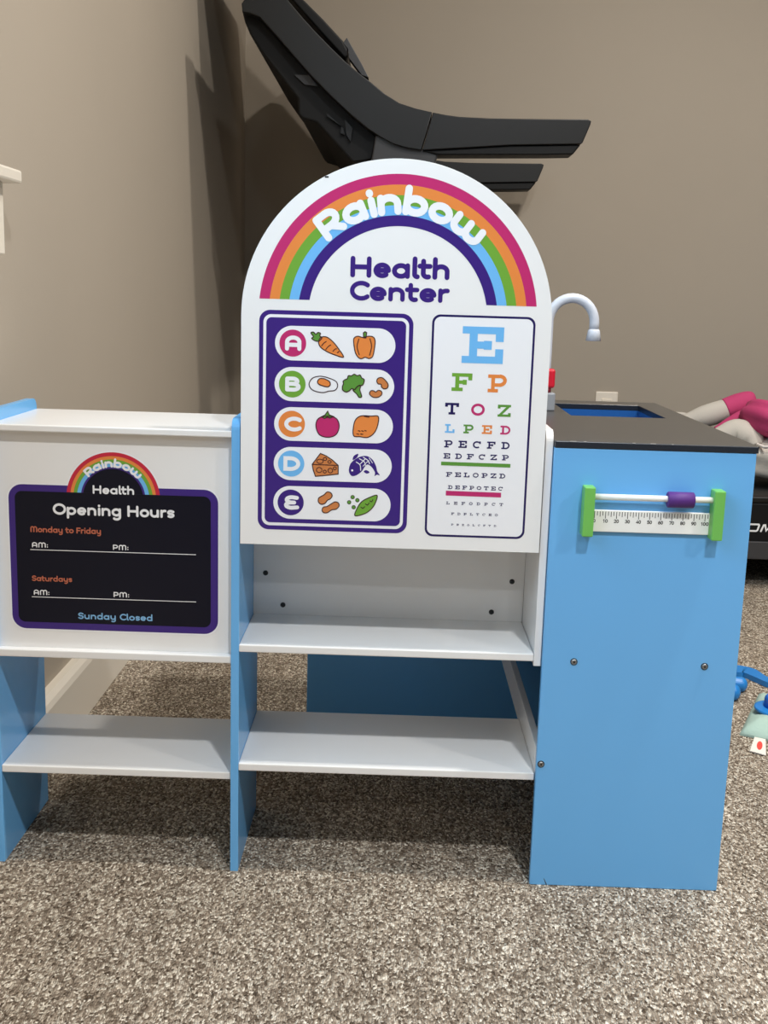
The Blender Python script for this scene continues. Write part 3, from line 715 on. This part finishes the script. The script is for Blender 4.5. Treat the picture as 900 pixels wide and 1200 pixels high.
P.stroke(it([(.2, .1), (1.05, .1)] + arc(1.15, .3, .16, .2, 270, 360, 5) + [(1.31, .7)] + arc(1.15, .72, .16, .18, 0, 90, 5) + [(.25, .9)] + arc(.2, .7, .16, .2, 90, 180, 5) + [(.04, .3)] + arc(.2, .3, .16, .2, 180, 270, 5), .8600), .0044, WH, 1)
P.stroke(it([(.08, .1), (.16, .82), (.36, .84), (.72, .16), (1.08, .84), (1.26, .82), (1.22, .1)], .8925), .0046, WH, 1)
P.done('brand_lettering', dk)

# ------------------------------------------------------------------ soft toy clothes on the treadmill deck
FGREY = mat('grey_fabric', (196, 190, 180), .9, bump=.3, bscale=260)
FPINK = mat('pink_fabric', (192, 62, 112), .85, bump=.3, bscale=260)
PIPE = mat('white_piping', (240, 232, 226), .8)
def blob(name, c, r, m, parent, rot=(0, 0, 0), bend=0.0, seedv=1, square=1.0, wrinkle=.05):
    bm = bmesh.new(); bmesh.ops.create_uvsphere(bm, u_segments=36, v_segments=24, radius=1)
    rnd = random.Random(seedv); ph = [rnd.uniform(0, 6.28) for _ in range(6)]
    M = Matrix.Rotation(rot[2], 3, 'Z') @ Matrix.Rotation(rot[1], 3, 'Y') @ Matrix.Rotation(rot[0], 3, 'X')
    for v in bm.verts:
        p = v.co.copy()
        q = Vector([math.copysign(abs(a) ** square, a) for a in p])
        k = 1 + wrinkle * (math.sin(7 * p.x + ph[0]) * math.sin(5 * p.y + ph[1]) + .7 * math.sin(9 * p.z + 4 * p.x + ph[2]))
        q = Vector((q.x * r[0] * k, q.y * r[1] * k, q.z * r[2] * k)); q.z += bend * (p.x ** 2) * r[2]
        v.co = Vector(c) + M @ q
    for f in bm.faces: f.smooth = True
    return link(name, bm, m, parent)
pl = root('stuffed_toy', 'grey and pink padded soft toy lying on the treadmill deck beside the counter', 'soft toy')
blob('body', (1.03, 1.72, .292), (.135, .14, .062), FGREY, pl, (0, 0, .1), seedv=3, square=.8)
blob('hem', (1.01, 1.70, .385), (.105, .12, .052), FPINK, pl, (0, .25, .3), seedv=5, square=.8)
bm = bmesh.new(); add_tube(bm, [(.905 + .02 * math.cos(a) , 1.70 + .02, .335) for a in (0,)] + [(.93, 1.60, .333), (.96, 1.575, .338), (1.0, 1.57, .345), (1.05, 1.575, .35)], .004, 10); link('piping', bm, PIPE, pl)
def limb(name, pts, rads, m, parent):
    bm = bmesh.new(); add_tube(bm, catmull(pts, False, 6), [x[0] for x in catmull([(r,) for r in rads], False, 6)], 24); return link(name, bm, m, parent)
yA = 1.86
def W(px_, py_, y): q = at(px_, py_, y=y); return (q.x, q.y, q.z)
sl = limb('sleeve', [W(768, 498, yA), W(800, 494, yA), W(825, 488, yA), W(851, 480, yA)], [.012, .018, .030, .030], FGREY, pl)
limb('cuff', [W(850, 480, yA), W(866, 474, yA), W(879, 470, yA), W(884, 469, yA)], [.0305, .031, .028, .020], FPINK, pl)
limb('sleeve', [W(820, 520, 1.70), W(845, 510, 1.70), W(864, 506, 1.70), W(880, 514, 1.68), W(886, 524, 1.66)], [.012, .024, .034, .032, .018], FGREY, pl)
limb('shoulder', [W(838, 503, 1.80), W(858, 494, 1.80), W(880, 488, 1.80), W(908, 490, 1.80)], [.006, .016, .026, .034], FPINK, pl)
limb('strap', [W(786, 486, 1.95), W(800, 488, 1.95), W(815, 492, 1.95)], [.008, .012, .012], FGREY, pl)

# ------------------------------------------------------------------ small blue toys on the carpet
TB = mat('blue_toy_plastic', (36, 128, 204), .35)
def ribbon(bm, pts, half, z0, th):
    n = len(pts); rows = []
    for i, p in enumerate(pts):
        a = Vector(pts[max(i - 1, 0)][:2]); b = Vector(pts[min(i + 1, n - 1)][:2]); d = (b - a).normalized(); nn = Vector((-d.y, d.x)) * half[i]
        rows.append([bm.verts.new((p[0] + s * nn.x, p[1] + s * nn.y, z0 + dz)) for s, dz in ((1, 0), (-1, 0), (-1, th), (1, th))])
    for r0, r1 in zip(rows[:-1], rows[1:]):
        for k in range(4): bm.faces.new((r0[k], r0[(k + 1) % 4], r1[(k + 1) % 4], r1[k]))
    bm.faces.new(rows[0]); bm.faces.new(list(reversed(rows[-1])))
hd = root('toy_utensil', 'flat blue toy utensil with curved handle, farthest of the blue toys on the carpet', 'toy')
bm = bmesh.new(); c = catmull([(.615, .815), (.655, .797), (.672, .788), (.684, .757), (.697, .730), (.720, .722), (.755, .728)], False, 6); hw = [x[0] for x in catmull([(.022,), (.022,), (.018,), (.012,), (.011,), (.011,), (.012,)], False, 6)]
ribbon(bm, c, hw, .0005, .010); link('handle', bm, TB, hd, bevel=.003)
def capsule(name, a, b, r, label):
    a = Vector(a); b = Vector(b); d = (b - a).normalized(); pts = []; rad = []
    for k in range(7):
        t = k / 6 * math.pi / 2; pts.append(a - d * r * math.cos(t) * .8); rad.append(max(r * math.sin(t), .0004))
    for k in range(7):
        t = k / 6 * math.pi / 2; pts.append(b + d * r * math.sin(t) * .8); rad.append(max(r * math.cos(t), .0004))
    bm = bmesh.new(); add_tube(bm, pts, rad, 24); o = link(name, bm, TB); tag(o, label, 'toy'); return o
capsule('toy_tube', (.560, .715, .0135), (.632, .698, .0135), .0135, 'rounded blue toy tube on the carpet, nearer the flat blue handle')
capsule('toy_tube', (.545, .668, .0145), (.605, .652, .0145), .0145, 'rounded blue toy tube on the carpet, nearer the green cloth pouch')
# cloth pouch
MINT = mat('mint_cloth', (170, 196, 184), .9, bump=.8, bscale=160)
pouch = root('cloth_pouch', 'pale mint green cloth pouch lying on the carpet at right edge', 'pouch')
bm = bmesh.new(); nx, ny = 24, 24
c00, c10, c11, c01 = Vector((.568, .487)), Vector((.735, .395)), Vector((.83, .585)), Vector((.660, .682))
def cl(u, v):
    p = c00.lerp(c10, u).lerp(c01.lerp(c11, u), v)
    edge = min(u, 1 - u, v, 1 - v); th = .013 * min(1, edge * 7) ** .6
    zz = th * (1 + .35 * math.sin(9 * u + 3 * v) + .25 * math.sin(13 * v - 5 * u)); return p, zz
top = [[None] * (ny + 1) for _ in range(nx + 1)]; bot = [[None] * (ny + 1) for _ in range(nx + 1)]
for i in range(nx + 1):
    for j in range(ny + 1):
        p, zz = cl(i / nx, j / ny); top[i][j] = bm.verts.new((p.x, p.y, .004 + zz)); bot[i][j] = bm.verts.new((p.x, p.y, .0005))
for i in range(nx):
    for j in range(ny):
        f = bm.faces.new((top[i][j], top[i + 1][j], top[i + 1][j + 1], top[i][j + 1])); f.smooth = True
        bm.faces.new((bot[i][j], bot[i][j + 1], bot[i + 1][j + 1], bot[i + 1][j]))
for i in range(nx):
    bm.faces.new((top[i][0], bot[i][0], bot[i + 1][0], top[i + 1][0])); bm.faces.new((top[i][ny], top[i + 1][ny], bot[i + 1][ny], bot[i][ny]))
for j in range(ny):
    bm.faces.new((top[0][j], top[0][j + 1], bot[0][j + 1], bot[0][j])); bm.faces.new((top[nx][j], bot[nx][j], bot[nx][j + 1], top[nx][j + 1]))
link('pouch_cloth', bm, MINT, pouch)
tgl = [(.590, .480), (.563, .418), (.583, .402), (.604, .470)]
lab = prism('cloth_label', tgl, 'z', .0015, .0028, mat('white_label_cloth', (232, 224, 214), .8), pouch); lab['label'] = 'white sewn-in label with red mark'
bm = bmesh.new()
cm = Vector((.5850, .440)); ring = [(cm.x + .0042 * math.cos(a) * 1 + .006 * math.sin(a), cm.y + .0175 * math.sin(a) - .0008 * math.cos(a)) for a in [k * math.pi / 10 for k in range(20)]]
add_prism(bm, ring, 'z', .0026, .0032); link('red_mark', bm, mat('red_print', (226, 70, 60), .6), lab)
cap = root('toy_hat', 'blue toy piece with a flat rim resting on the mint cloth pouch', 'toy')
cz = .022
tube('rim', [(.650, .555, cz - .003), (.650, .555, cz - .0024), (.650, .555, cz + .0016), (.650, .555, cz + .002)], [.036, .038, .038, .036], TB, cap, 40)
tube('dome', [(.653, .560, cz + .0018), (.653, .560, cz + .016), (.653, .560, cz + .020)], [.025, .024, .021], mat('deep_blue_toy_plastic', (28, 96, 190), .35), cap, 40)
